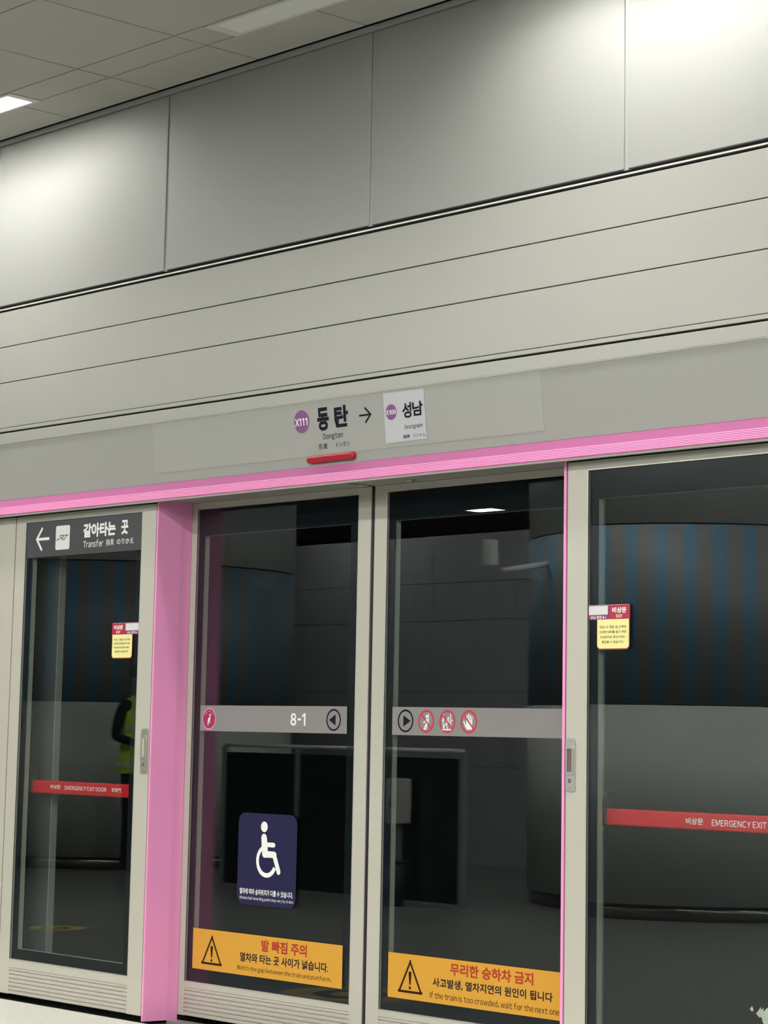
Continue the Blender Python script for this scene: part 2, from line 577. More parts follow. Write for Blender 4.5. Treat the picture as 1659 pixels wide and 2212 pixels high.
pk = thing('pink_beam', 'pink beam with fine ribs running along the whole header above the doors', 'beam', (1.16, -0.03, 2.16))
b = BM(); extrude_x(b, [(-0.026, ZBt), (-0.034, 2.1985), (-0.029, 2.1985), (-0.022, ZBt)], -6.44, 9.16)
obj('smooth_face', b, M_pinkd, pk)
# ribs: little steps going out and down
prof = []
y0, z0, y1, z1 = -0.034, 2.1985, -0.055, 2.1615
N = 6
for k in range(N):
    ya = y0 + (y1 - y0) * k / N; za = z0 + (z1 - z0) * k / N
    yb = y0 + (y1 - y0) * (k + 1) / N; zb = z0 + (z1 - z0) * (k + 1) / N
    prof += [(ya - 0.0008, za), (ya - 0.0020, za - 0.0003), (ya - 0.0024, zb + 0.0021), (ya + 0.0016, zb + 0.0018), (ya + 0.0010, zb + 0.0003)]
prof += [(-0.0555, 2.1605), (-0.050, 2.159), (-0.0345, 2.159), (-0.030, 2.1985)]
b = BM(); extrude_x(b, prof, -6.44, 9.16)
obj('ribbed_face', b, M_pink, pk)
b = BM(); box(b, -6.44, 9.16, -0.051, -0.0345, 2.1515, 2.1592)
obj('underside_lip', b, M_soffit, pk, label='grey underside of the pink beam')

lamp = thing('indicator_lamp', 'red capsule indicator lamp on the header below the station name', 'lamp', PF(1.1385, 0.2295))
b = BM()
slab(b, PFz, rrect(1.0015, 1.2755, -0.2433, -0.2157, 0.0137, 8), 0.0, 0.018)
top = [e for e in b.edges if all(abs((Vector(v.co) - Vector(PFz(v.co.x, 0, 0))).dot(_n) - 0.018) < 1e-4 for v in e.verts)]
bmesh.ops.bevel(b, geom=top, offset=0.0065, segments=4, affect='EDGES', profile=0.5)
obj('lens', b, M_red, lamp)
b = BM(); slab(b, PFz, rrect(0.9995, 1.2775, -0.2450, -0.2140, 0.0153), 0.0002, 0.001)
obj('base', b, mat('lamp_base', (0.4, 0.02, 0.03), 0.4), lamp)

# ------------------------------------------------------------------ route sign on the fascia
rs = thing('route_sign', 'long grey film on the header naming the station in violet, navy and a right arrow', 'sign', PF(1.137, 0.11))
b = BM(); slab(b, PFz, [(0.007, -0.213), (2.267, -0.218), (2.267, -0.004), (0.007, -0.002)], 0.0, 0.0012)
obj('film', b, M_film, rs)
cb = art(rs, 'line_badge', M_violet, lambda b: poly(b, PFz, disc_pts(0.9722, -0.0743, 0.0457), 0.0018))
for ch, a, c, zz in (('X', .9322, .9592, 0), ('1', .9585, .9715, .0002), ('1', .9760, .9892, .0004), ('1', .9945, 1.0090, .0006)):
    digit_one(cb, PFz, a, c - 0.001, -0.0905, -0.0603, M_white, 0.0026) if ch == '1' else text(cb, PFz, ch, a, c, -0.0905, -0.0603, M_white, 0.022, 0.0026)
text(rs, PFz, '동', 1.0651, 1.1335, -0.1201, -0.0291, M_ink, 0.042, 0.0018)
text(rs, PFz, '탄', 1.1658, 1.2463, -0.1149, -0.0300, M_ink, 0.042, 0.0018)
text(rs, PFz, 'Dongtan', 1.0940, 1.2088, -0.1612, -0.1330, M_ink, 0.010, 0.0018)
text(rs, PFz, '东滩', 1.0640, 1.1150, -0.1925, -0.1690, M_ink, 0.006, 0.0018)
text(rs, PFz, 'トンタン', 1.1692, 1.2456, -0.1908, -0.1710, M_ink, 0.006, 0.0018)
def arrow_r(b):
    stroke(b, PFz, [(1.3115, -0.0802), (1.3720, -0.0802)], 0.0072, 0.0018)
    stroke(b, PFz, [(1.3445, -0.0535), (1.3738, -0.0802), (1.3445, -0.1075)], 0.0076, 0.0022)
art(rs, 'arrow', M_ink, arrow_r)

ps = thing('paper_sign', 'white paper sheet taped over the route sign, naming the next station after the arrow', 'sign', PF(1.561, 0.104))
b = BM(); slab(b, PFz, [(1.4503, -0.1984), (1.6723, -0.1974), (1.6723, -0.0100), (1.4507, -0.0087)], 0.0022, 0.0006)
obj('sheet', b, M_paper, ps)
cb = art(ps, 'line_badge', M_violet, lambda b: poly(b, PFz, disc_pts(1.4902, -0.0823, 0.0297), 0.0034))
for ch, a, c in (('X', 1.4628, 1.4775), ('1', 1.4795, 1.4880), ('0', 1.4895, 1.5018), ('9', 1.5030, 1.5160)):
    digit_one(cb, PFz, a, c - 0.001, -0.0915, -0.0745, M_white, 0.0040) if ch == '1' else text(cb, PFz, ch, a, c, -0.0915, -0.0745, M_white, 0.022, 0.0040)
text(ps, PFz, '성', 1.5506, 1.6010, -0.1120, -0.0534, M_ink, 0.03, 0.0034)
text(ps, PFz, '남', 1.6060, 1.6628, -0.1080, -0.0540, M_ink, 0.03, 0.0034)
text(ps, PFz, 'Seongnam', 1.5570, 1.6562, -0.1570, -0.1370, M_ink, 0.006, 0.0034)
text(ps, PFz, '城南', 1.5468, 1.5844, -0.1882, -0.1738, M_ink, 0.006, 0.0034)
text(ps, PFz, 'ゾンナム', 1.6020, 1.6677, -0.1880, -0.1740, M_ink, 0.006, 0.0034)

# ------------------------------------------------------------------ doors
def louver(x0, x1, z0, z1, yf, parent):
    prof = []
    n = 6
    H = z1 - z0
    top = 0.010
    p = (H - top) / n
    prof.append((yf + 0.003, z1)); prof.append((yf + 0.003, z1 - 0.004)); prof.append((yf + 0.0005, z1 - 0.005))
    prof.append((yf + 0.0005, z1 - top))
    for k in range(n):
        zt = z1 - top - p * k
        prof += [(yf + 0.006, zt - 0.0005), (yf + 0.006, zt - 0.0035), (yf - 0.0005, zt - 0.0065), (yf + 0.0005, zt - p + 0.0005)]
    prof += [(yf + 0.02, z0), (yf + 0.02, z1)]
    return obj('louver_panel', extrude_x(BM(), prof, x0, x1), M_louver, parent, label='ribbed kick panel')

def door(root, X0, X1, Z0, Z1, gx0, gx1, gz0, gz1, cx0, cx1, cz0, cz1, yf, depth=0.045):
    """frame with glass; g = visible glass opening, c = clear window inside the black printed border"""
    lz0, lz1 = Z0 + 0.002, Z0 + 0.1165
    b = BM()
    # stiles and rails
    bevbox(b, X0, gx0, yf, yf + depth, Z0, Z1, 0.0015, 1)
    bevbox(b, gx1, X1, yf, yf + depth, Z0, Z1, 0.0015, 1)
    box(b, gx0 - 0.002, gx1 + 0.002, yf + 0.0003, yf + depth, gz1, Z1 - 0.0005)
    box(b, gx0 - 0.002, gx1 + 0.002, yf + 0.0003, yf + depth, lz1, gz0)
    fr = obj('frame', b, M_frame, root)
    louver(gx0 - 0.0015, gx1 + 0.0015, lz0, lz1 - 0.0008, yf, root)
    # thin bright bead round the glass
    b = BM(); ring(b, gx0, gx1, gz0, gz1, gx0 - 0.003, gx1 + 0.003, gz0 - 0.003, gz1 + 0.003, yf - 0.0006, yf + 0.004)
    obj('glazing_bead', b, M_alu, root)
    b = BM(); box(b, gx0, gx1, yf + 0.004, yf + 0.010, gz0, gz1)
    obj('glass_pane', b, G_PANE, root)
    b = BM(); ring(b, cx0, cx1, cz0, cz1, gx0, gx1, gz0, gz1, yf + 0.0104, yf + 0.0114)
    obj('black_border', b, M_frit, root, label='black border printed behind the glass')
    b = BM(); box(b, cx0 - 0.02, cx1 + 0.02, yf + 0.0125, yf + 0.0185, cz0 - 0.02, cz1 + 0.02)
    obj('inner_pane', b, G_PANE, root)
    b = BM(); ring(b, cx0 - 0.001, cx1 + 0.001, cz0 - 0.001, cz1 + 0.001, gx0, gx1, gz0, gz1, yf + 0.019, yf + 0.040)
    obj('inner_frame', b, M_frame, root, label='metal edge seen through the glass')
    return fr

def flush_handle(root, x0, x1, z0, z1, rx0, rx1, rz0, rz1, hx, hz, grip_dark):
    b = BM(); slab(b, vplane(0.0), rrect(x0, x1, z0, z1, 0.010), 0.0, 0.0028)
    h = obj('door_handle', b, M_steel, root, label='flush steel pull handle')
    PH = vplane(-0.0028)
    b = BM()
    outer = rrect(rx0, rx1, rz0, rz1, 0.009); inner = rrect(rx0 + 0.007, rx1 - 0.007, rz0 + 0.009, rz1 - 0.009, 0.004)
    n = len(outer)
    O0 = [b.verts.new(PH(a, c, 0)) for a, c in outer]; O1 = [b.verts.new(PH(a * 0.94 + 0.06 * (rx0 + rx1) / 2, c, 0.004)) for a, c in outer]
    I1 = [b.verts.new(PH(a, c, 0.004)) for a, c in inner]; I0 = [b.verts.new(PH(a, c, 0.0005)) for a, c in inner]
    for k in range(n):
        j = (k + 1) % n
        for A, Bq in ((O0, O1), (O1, I1), (I1, I0)):
            b.faces.new([A[k], A[j], Bq[j], Bq[k]])
    bmesh.ops.recalc_face_normals(b, faces=b.faces[:])
    obj('grip_rim', b, M_steel, h)
    art(h, 'grip_recess', mat('grip_brown', (0.16, 0.11, 0.10), 0.5) if grip_dark else M_frame,
        lambda b: poly(b, PH, rrect(rx0 + 0.007, rx1 - 0.007, rz0 + 0.009, rz1 - 0.009, 0.004), 0.0006))
    art(h, 'keyhole_ring', M_alu, lambda b: annulus(b, PH, hx, hz, 0.0075, 0.0115, 0.0006))
    art(h, 'keyhole', mat('keyhole_dark', (0.03, 0.032, 0.034), 0.4), lambda b: poly(b, PH, disc_pts(hx, hz, 0.0076, 24), 0.0006))
    art(h, 'lock_cylinder', M_joint, lambda b: poly(b, PH, disc_pts(hx + 0.0008, hz, 0.0042, 20), 0.0010))
    for sz in (z1 - 0.010, z0 + 0.012):
        art(h, 'screw', M_joint, lambda b: poly(b, PH, disc_pts((x0 + x1) / 2, sz, 0.0026, 16), 0.0006))

# emergency door on the left
dl = thing('emergency_exit_door', 'left glazed emergency door under the slate transfer sign, red bar inside', 'door', (-0.545, 0.02, 0.02), group=None, kind='thing')
door(dl, -1.073, -0.0175, 0.020, 2.1528, -0.992, -0.1165, 0.1745, 2.1215, -0.953, -0.163, 0.219, 2.02, 0.0)
flush_handle(dl, -0.0708, -0.0215, 1.0125, 1.1995, -0.0690, -0.0350, 1.074, 1.172, -0.0488, 1.0500, False)
# emergency door on the right
dr = thing('emergency_exit_door', 'right glazed emergency door beside the thin pink post, red bar inside', 'door', (2.88, 0.02, 0.02), kind='thing')
door(dr, 2.3515, 3.407, 0.020, 2.1528, 2.4485, 3.325, 0.1745, 2.1185, 2.4870, 3.285, 0.219, 2.0185, 0.0)
flush_handle(dr, 2.3490 + 0.004, 2.3985, 1.0125, 1.1940, 2.3560, 2.3925, 1.071, 1.1675, 2.3735, 1.0488, True)

# sliding doors, set back behind the posts
SY = 0.165
sl = thing('sliding_door', 'left sliding platform door with the wheelchair sign and 8-1 band', 'door', (0.58, SY + 0.02, 0.02), kind='thing')
door(sl, -0.12, 1.1555, 0.020, 2.1622, 0.0595, 1.0825, 0.163, 2.1335, 0.0965, 1.029, 0.225, 2.021, SY)
b = BM(); bevbox(b, 1.1555, 1.1655, SY + 0.004, SY + 0.045, 0.02, 2.16, 0.002, 1)
obj('rubber_seal', b, M_seal, sl)
sr = thing('sliding_door', 'right sliding platform door with the three red prohibition symbols', 'door', (1.76, SY + 0.02, 0.02), kind='thing')
door(sr, 1.1765, 2.345, 0.020, 2.1622, 1.2505, 2.2700, 0.163, 2.1335, 1.2875, 2.22, 0.225, 2.021, SY)
b = BM(); bevbox(b, 1.1665, 1.1765, SY + 0.004, SY + 0.045, 0.02, 2.16, 0.002, 1)
obj('rubber_seal', b, M_seal, sr)

# pink jamb posts of the opening
def post(name, label, x, side):
    r_ = thing(name, label, 'post', (x, 0.08, 0.0))
    s = side
    prof = [(x - s * 0.0115, 0.0), (x - s * 0.001, -0.001), (x, 0.0015), (x + s * 0.0175, 0.110), (x + s * 0.0205, 0.163), (x + s * 0.008, 0.1635), (x - s * 0.0115, 0.130)]
    b = BM()
    A = [b.verts.new((px, py, 0.0)) for px, py in prof]; B = [b.verts.new((px, py, 2.163)) for px, py in prof]
    n = len(prof)
    for k in range(n):
        b.faces.new([A[k], A[(k + 1) % n], B[(k + 1) % n], B[k]])
    b.faces.new(A); b.faces.new(B)
    bmesh.ops.recalc_face_normals(b, faces=b.faces[:])
    obj('jamb_face', b, M_pink, r_)
    b = BM(); box(b, min(x - s * 0.05, x - s * 0.0118), max(x - s * 0.05, x - s * 0.0118), 0.05, 0.15, 0.0, 2.158)
    obj('core', b, M_dark, r_)
    return r_
post('door_post', 'wide pink door post between the left emergency door and the left sliding door', 0.0, 1)
post('door_post', 'pink door post seen as a thin line between right sliding and right emergency doors', 2.334, -1)

# fixed panels beyond the emergency doors
fp = thing('fixed_panel', 'plain beige fixed panel at the far left edge beside the emergency door', 'panel', (-1.6, 0.02, 0.02))
b = BM(); bevbox(b, -2.30, -1.0805, 0.0, 0.04, 0.020, 2.1535, 0.0015, 1); obj('face_sheet', b, M_frame, fp)
fp = thing('fixed_panel', 'plain beige fixed panel outside the picture beyond the right emergency door', 'panel', (4.0, 0.02, 0.02))
b = BM(); bevbox(b, 3.414, 6.0, 0.0, 0.04, 0.020, 2.1535, 0.0015, 1); obj('face_sheet', b, M_frame, fp)
b = BM(); box(b, -6.44, -2.31, 0.0, 0.04, 0.0, 2.155); box(b, 6.01, 9.16, 0.0, 0.04, 0, 2.155)
struct('wall_lower', bm=b, m=M_frame, label='beige screen wall beyond the doors')

# post standing on the track side, seen through the left emergency door
tp = thing('screen_post', 'grey upright post on the track side seen through the left emergency door', 'post', (-0.96, 0.12, -0.012))
b = BM(); box(b, -1.06, -0.882, 0.120, 0.150, -0.012, 2.16); obj('shaft', b, mat('grey_post', (0.07, 0.07, 0.068), 0.5), tp)
b = BM(); bevbox(b, -0.884, -0.8805, 0.117, 0.152, -0.012, 2.16, 0.001, 1); obj('lit_side', b, mat('post_side_lit', (0.32, 0.33, 0.31), 0.5), tp)  # lit side of the post, its light painted in as a paler colour

# ------------------------------------------------------------------ push bars behind the emergency doors
def push_bar(label, x0, x1, kx0, kx1, ex0, ex1, cx0, cx1, z0, z1, tz0, tz1):
    r_ = thing('push_bar', label, 'push bar', (x0, 0.06, (z0 + z1) / 2))
    b = BM(); bevbox(b, x0 + 0.012, x1, 0.062, 0.098, z0, z1, 0.006, 3); obj('bar', b, M_bar, r_)
    b = BM()
    bevbox(b, x0 - 0.012, x0 + 0.016, 0.058, 0.104, z0 - 0.003, z1 + 0.004, 0.006, 2)
    extrude_x(b, [(0.06, z1), (0.10, z1), (0.10, z1 + 0.055), (0.085, z1 + 0.055)], x0 - 0.012, x0 + 0.004)
    obj('bracket', b, M_bracket, r_, label='dark end bracket')
    b = BM(); bevbox(b, x1 - 0.004, x1 + 0.03, 0.058, 0.104, z0 - 0.003, z1 + 0.004, 0.006, 2)
    obj('bracket', b, M_bracket, r_, label='dark end bracket')
    PB = vplane(0.0615)
    text(r_, PB, '비상문', kx0, kx1, tz0, tz1, M_barwhite, 0.012, 0.0)
    text(r_, PB, 'EMERGENCY EXIT DOOR', ex0, ex1, tz0 - 0.001, tz1 - 0.002, M_barwhite, 0.006, 0.0)
    text(r_, PB, '非常門', cx0, cx1, tz0 - 0.001, tz1 - 0.001, M_barwhite, 0.004, 0.0)
push_bar('red emergency push bar with white lettering inside the left emergency door', -0.972, -0.165, -0.8120, -0.7373, -0.7012, -0.3926, -0.3555, -0.2858, 0.9045, 0.9610, 0.9265, 0.9450)
push_bar('red emergency push bar with white lettering inside the right emergency door', 2.470, 3.40, 2.8340, 2.9060, 2.9430, 3.2510, 3.2880, 3.3580, 0.9040, 0.9595, 0.9205, 0.9420)

# ------------------------------------------------------------------ signs on the glass
PE = vplane(0.004)
PS = vplane(SY + 0.004)

# transfer sign
ts = thing('transfer_sign', 'slate grey transfer sign with left arrow and white badge across the left emergency door', 'sign', (-0.555, 0.003, 2.04))
b = BM(); slab(b, PE, [(-0.9915, 1.9600), (-0.1185, 1.9590), (-0.1185, 2.1195), (-0.9915, 2.1195)], 0.0, 0.0008)
obj('backing', b, M_slate, ts)
def arrow_l(b):
    stroke(b, PE, [(-0.8110, 2.0420), (-0.905, 2.0420)], 0.0125, 0.0014, caps=False)
    stroke(b, PE, [(-0.8690, 2.0890), (-0.9085, 2.0420), (-0.8690, 1.9945)], 0.0125, 0.0018)
art(ts, 'arrow', M_white, arrow_l)
bd = art(ts, 'badge', M_badge, lambda b: poly(b, PE, rrect(-0.7610, -0.6525, 1.9872, 2.0952, 0.010), 0.0014))
def srt(b):
    wS = 0.0034
    z0, z1 = 2.0325, 2.0510
    def sh(a, c): return (-0.7485 + a * 0.0825 + (c - 0.5) * 0.010, z0 + c * (z1 - z0))
    stroke(b, PE, [sh(0.00, 0.0), sh(0.16, 0.0), sh(0.20, 0.12), sh(0.22, 0.85), sh(0.27, 1.0), sh(0.52, 1.0), sh(0.57, 0.9), sh(0.55, 0.58), sh(0.50, 0.48), sh(0.44, 0.46)], wS, 0.0020)
    stroke(b, PE, [sh(0.41, 0.62), sh(0.35, 0.0)], wS, 0.0020)
    stroke(b, PE, [sh(0.44, 0.46), sh(0.53, 0.08), sh(0.58, 0.0), sh(0.70, 0.0), sh(0.75, 0.12), sh(0.82, 1.0)], wS, 0.0020)
    stroke(b, PE, [sh(0.64, 1.0), sh(0.97, 1.0)], wS, 0.0020)
art(bd, 'lettering', M_ink, srt)
text(ts, PE, '갈아타는', -0.5506, -0.3094, 2.0318, 2.0940, M_white, 0.044, 0.0014)
text(ts, PE, '곳', -0.2690, -0.2185, 2.0325, 2.0945, M_white, 0.044, 0.0014)
text(ts, PE, 'Transfer', -0.5470, -0.3975, 1.9878, 2.0190, M_white, 0.008, 0.0014)
text(ts, PE, '換乘', -0.3775, -0.3193, 1.9884, 2.0177, M_white, 0.0, 0.0014)
text(ts, PE, 'のりかえ', -0.2979, -0.1768, 1.9905, 2.0148, M_white, 0.012, 0.0014)

def exit_sticker(label, rx0, rx1, px0, px1, wx0, wx1, yx0, yx1, K, E, N, LN, zo=0.0):
    r_ = thing('exit_sticker', label, 'sticker', ((yx0 + yx1) / 2, 0.003, 1.575))
    x0, x1 = min(rx0, px0), max(rx1, px1)
    left_red = rx0 < px0
    b = BM(); slab(b, PE, rrect(yx0 - 0.003, yx1 + 0.003, 1.4960, 1.62, 0.017, 6, (1, 1, 0, 0)), 0.0, 0.0006)
    obj('rim', b, M_exitbrn, r_)
    b = BM(); slab(b, PE, rrect(rx0, rx1, 1.5990, 1.6490, 0.007, 5, (0, 0, 0 if left_red else 1, 1 if left_red else 0)), 0.0003, 0.0006)
    rd = obj('red_header', b, M_exitred, r_)
    b = BM(); slab(b, PE, rrect(px0, px1, 1.5990, 1.6490, 0.007, 5, (0 if left_red else 1, 0, 0, 0 if left_red else 1)), 0.0003, 0.0006)
    pp = obj('purple_header', b, M_exitpur, r_)
    art(r_, 'header_edge', M_pinkprint, lambda b: stroke(b, PE, [(x0 + 0.004, 1.6486), (x1 - 0.004, 1.6486)], 0.0012, 0.0013))
    art(pp, 'white_patch', mat('patch_white', (0.66, 0.67, 0.66), 0.5), lambda b: poly(b, PE, rrect(wx0, wx1, 1.6158, 1.6462, 0.003), 0.0013))
    ya = art(r_, 'yellow_body', M_exityel, lambda b: poly(b, PE, rrect(yx0, yx1, 1.5000, 1.5995, 0.013, 6, (1, 1, 0, 0)), 0.0013))
    text(rd, PE, '비상문', K[0], K[1], 1.6205, 1.6405, M_white, 0.03, 0.0014)
    text(rd, PE, 'EXIT', E[0], E[1], 1.6048, 1.6150, M_white, 0.03, 0.0014)
    text(pp, PE, '성남 방면 8-1', N[0], N[1], 1.6020, 1.6122, M_white, 0.02, 0.0014)
    for (s, a0, a1, z0, z1) in LN:
        text(ya, PE, s, a0, a1, z0 + zo, z1 + zo, M_ink2, 0.004, 0.0019)
exit_sticker('exit sticker on the left emergency door, its pale yellow note hanging below the red end',
             -0.3108, -0.2158, -0.2152, -0.1175, -0.2132, -0.1200, -0.3060, -0.1640, (-0.2963, -0.2326), (-0.2785, -0.2500), (-0.2010, -0.1278),
             [('비상 시 객실 내 고객의', -0.2935, -0.1774, 1.5733, 1.5818), ('신속한 대피를 돕기 위한', -0.2955, -0.1765, 1.5562, 1.5650),
              ('비상문으로 평상시에는', -0.2925, -0.1800, 1.5393, 1.5480), ('출입할 수 없습니다.', -0.2834, -0.1885, 1.5225, 1.5315)], 0.0)
exit_sticker('exit sticker on the right emergency door, its white patch overlapping the black border',
             2.5460, 2.6380, 2.4495, 2.5450, 2.4520, 2.5389, 2.4915, 2.6340, (2.5587, 2.6228), (2.5769, 2.6046), (2.4600, 2.5304),
             [('비상 시 객실 내 고객의', 2.5032, 2.6211, 1.5683, 1.5785), ('신속한 대피를 돕기 위한', 2.5013, 2.6232, 1.5515, 1.5608),
              ('비상문으로 평상시에는', 2.5061, 2.6173, 1.5350, 1.5440), ('출입할 수 없습니다.', 2.5127, 2.6114, 1.5178, 1.5270)], 0.0)

# grey bands
bl = thing('door_band', 'grey band across the left sliding door reading 8-1 with a left pointing triangle', 'sticker', (0.573, SY + 0.003, 1.2475))
b = BM(); slab(b, PS, [(0.1113, 1.1953), (1.0357, 1.1945), (1.0345, 1.3012), (0.1113, 1.3018)], 0.0, 0.0008); obj('strip', b, M_band, bl)
text(bl, PS, '8', 0.6960, 0.7320, 1.2231, 1.2728, M_white, 0.035, 0.0014)
art(bl, 'lettering', M_white, lambda b: stroke(b, PS, [(0.7400, 1.2480), (0.7600, 1.2480)], 0.0085, 0.0014, caps=False))
digit_one(bl, PS, 0.7665, 0.7880, 1.2231, 1.2728, M_white, 0.0014)
def ring_tri(cx, s):
    def f(b):
        annulus(b, PS, cx, 1.2477, 0.0362, 0.0434, 0.0014)
        poly(b, PS, [(cx - s * 0.0120, 1.2692), (cx - s * 0.0120, 1.2258), (cx + s * 0.0282, 1.2475)], 0.0014)
    return f
art(bl, 'direction_mark', M_ink, ring_tri(0.9572, -1))
pr = art(bl, 'maternity_badge', M_magenta, lambda b: poly(b, PS, disc_pts(0.1724, 1.2459, 0.0415), 0.0014))
art(pr, 'badge_rim', M_pinkprint, lambda b: annulus(b, PS, 0.1724, 1.2459, 0.0408, 0.0440, 0.0018))
def preg(b):
    cx, cz = 0.1724, 1.2459
    poly(b, PS, disc_pts(cx + 0.0055, cz + 0.0155, 0.0050, 20), 0.0018)
    poly(b, PS, [(cx + 0.0085, cz + 0.0095), (cx + 0.0035, cz + 0.0085), (cx + 0.0015, cz + 0.0065), (cx - 0.0045, cz + 0.0030), (cx - 0.0085, cz - 0.0060),
                 (cx - 0.0090, cz - 0.0100), (cx - 0.0040, cz - 0.0110), (cx + 0.0030, cz - 0.0110), (cx + 0.0060, cz - 0.0090), (cx + 0.0080, cz + 0.0020)], 0.0018)
    stroke(b, PS, [(cx - 0.0070, cz - 0.0100), (cx - 0.0060, cz - 0.0260)], 0.0042, 0.0018)
    stroke(b, PS, [(cx - 0.003, cz - 0.0150), (cx + 0.0070, cz - 0.0152)], 0.0036, 0.0018)
art(pr, 'figure', M_white, preg)
def arc_text(b):
    cx, cz = 0.1724, 1.2459
    for (a0, a1) in ((152, 112), (102, 72), (60, 30)):
        k = max(2, int(abs(a1 - a0) / 9))
        for i in range(k):
            t = a0 + (a1 - a0) * (i + 0.5) / k
            r0 = 0.0325
            t0, t1 = math.radians(t + 3.6), math.radians(t - 3.6)
            for ra in (0.0300, 0.0345):
                stroke(b, PS, [(cx + ra * math.cos(t0), cz + ra * math.sin(t0)), (cx + ra * math.cos(t1), cz + ra * math.sin(t1))], 0.0011, 0.0018, caps=False)
            tm = math.radians(t)
            stroke(b, PS, [(cx + 0.0290 * math.cos(tm), cz + 0.0290 * math.sin(tm)), (cx + 0.0350 * math.cos(tm), cz + 0.0350 * math.sin(tm))], 0.0011, 0.0018, caps=False)
art(pr, 'curved_lettering', M_pinkprint, arc_text)

br_ = thing('door_band', 'grey band across the right sliding door with a right pointing triangle and prohibition symbols', 'sticker', (1.76, SY + 0.003, 1.2475))
b = BM(); slab(b, PS, [(1.2956, 1.1938), (2.222, 1.1928), (2.222, 1.2975), (1.2954, 1.3006)], 0.0, 0.0008); obj('strip', b, M_band, br_)
art(br_, 'direction_mark', M_ink, ring_tri(1.3697, 1))
def ban(cx):
    def f(b):
        annulus(b, PS, cx, 1.2470, 0.0352, 0.0434, 0.0014)
    return f
def slash(cx):
    def f(b):
        d = 0.036 / math.sqrt(2)
        stroke(b, PS, [(cx - d, 1.2470 + d), (cx + d, 1.2470 - d)], 0.0066, 0.0020, caps=False)
    return f
def pic1(b):
    cx, cz = 1.4835, 1.2470
    stroke(b, PS, [(cx + 0.0128, cz + 0.0300), (cx + 0.0128, cz - 0.0080)], 0.0042, 0.0016, caps=False)
    poly(b, PS, disc_pts(cx + 0.0035, cz + 0.0185, 0.0065, 24), 0.0016)
    poly(b, PS, [(cx + 0.0105, cz + 0.0090), (cx + 0.002, cz + 0.0100), (cx - 0.0025, cz + 0.0040), (cx - 0.0035, cz - 0.0120), (cx - 0.0150, cz - 0.0300), (cx + 0.0010, cz - 0.0325), (cx + 0.0085, cz - 0.0110)], 0.0016)
    stroke(b, PS, [(cx - 0.001, cz + 0.0040), (cx - 0.0135, cz - 0.0045)], 0.0052, 0.0017)
def pic2(b):
    cx, cz = 1.5972, 1.2470
    stroke(b, PS, [(cx - 0.0205, cz + 0.0290), (cx - 0.0205, cz - 0.0250)], 0.0042, 0.0016, caps=False)
    stroke(b, PS, [(cx + 0.0175, cz + 0.0300), (cx + 0.0175, cz - 0.0200)], 0.0042, 0.0016, caps=False)
    stroke(b, PS, [(cx - 0.0260, cz - 0.0300), (cx + 0.0220, cz - 0.0300)], 0.0046, 0.0016, caps=False)
    poly(b, PS, disc_pts(cx + 0.0058, cz + 0.0135, 0.0046, 20), 0.0016)
    stroke(b, PS, [(cx + 0.004, cz + 0.0060), (cx - 0.004, cz - 0.0080)], 0.0082, 0.0016)
    stroke(b, PS, [(cx - 0.003, cz - 0.0080), (cx + 0.001, cz - 0.0280)], 0.0046, 0.0017)
    stroke(b, PS, [(cx - 0.004, cz - 0.0080), (cx - 0.0150, cz - 0.0140), (cx - 0.0180, cz - 0.0250)], 0.0044, 0.0017)
    stroke(b, PS, [(cx + 0.003, cz + 0.0060), (cx - 0.0110, cz + 0.0070)], 0.0040, 0.0017)
    stroke(b, PS, [(cx + 0.006, cz + 0.0020), (cx + 0.0150, cz - 0.0040)], 0.0040, 0.0017)
    for s in (-1, 1):
        stroke(b, PS, [(cx + s * 0.0225 - 0.0045, cz + 0.0045), (cx + s * 0.0225 + 0.0045, cz + 0.0045)], 0.0022, 0.0016)
        stroke(b, PS, [(cx + s * 0.0225 + s * 0.002, cz + 0.0085), (cx + s * 0.0225 + s * 0.005, cz + 0.0045), (cx + s * 0.0225 + s * 0.002, cz + 0.0005)], 0.0022, 0.0016)
def pic3(b):
    cx, cz = 1.7110, 1.2470
    poly(b, PS, [(cx - 0.0110, cz - 0.0290), (cx + 0.0155, cz - 0.0290), (cx + 0.0180, cz - 0.0200), (cx + 0.0180, cz + 0.0050), (cx - 0.0130, cz + 0.0080), (cx - 0.0140, cz - 0.0080), (cx - 0.0180, cz - 0.0180)], 0.0016)
    for (dx, top) in ((-0.0105, 0.0205), (-0.0020, 0.0270), (0.0068, 0.0235), (0.0155, 0.0160)):
        stroke(b, PS, [(cx + dx, cz), (cx + dx + 0.001, cz + top)], 0.0062, 0.0017)
    stroke(b, PS, [(cx - 0.0140, cz - 0.0200), (cx - 0.0215, cz - 0.0080), (cx - 0.0255, cz + 0.0010)], 0.0062, 0.0017)
for cx, nm, fn in ((1.4835, 'leaning', pic1), (1.5972, 'forcing', pic2), (1.7110, 'touching', pic3)):
    s_ = art(br_, 'prohibition_mark', M_prohib, ban(cx))
    art(s_, 'pictogram', M_white, fn)
    art(s_, 'slash', M_prohib, slash(cx))

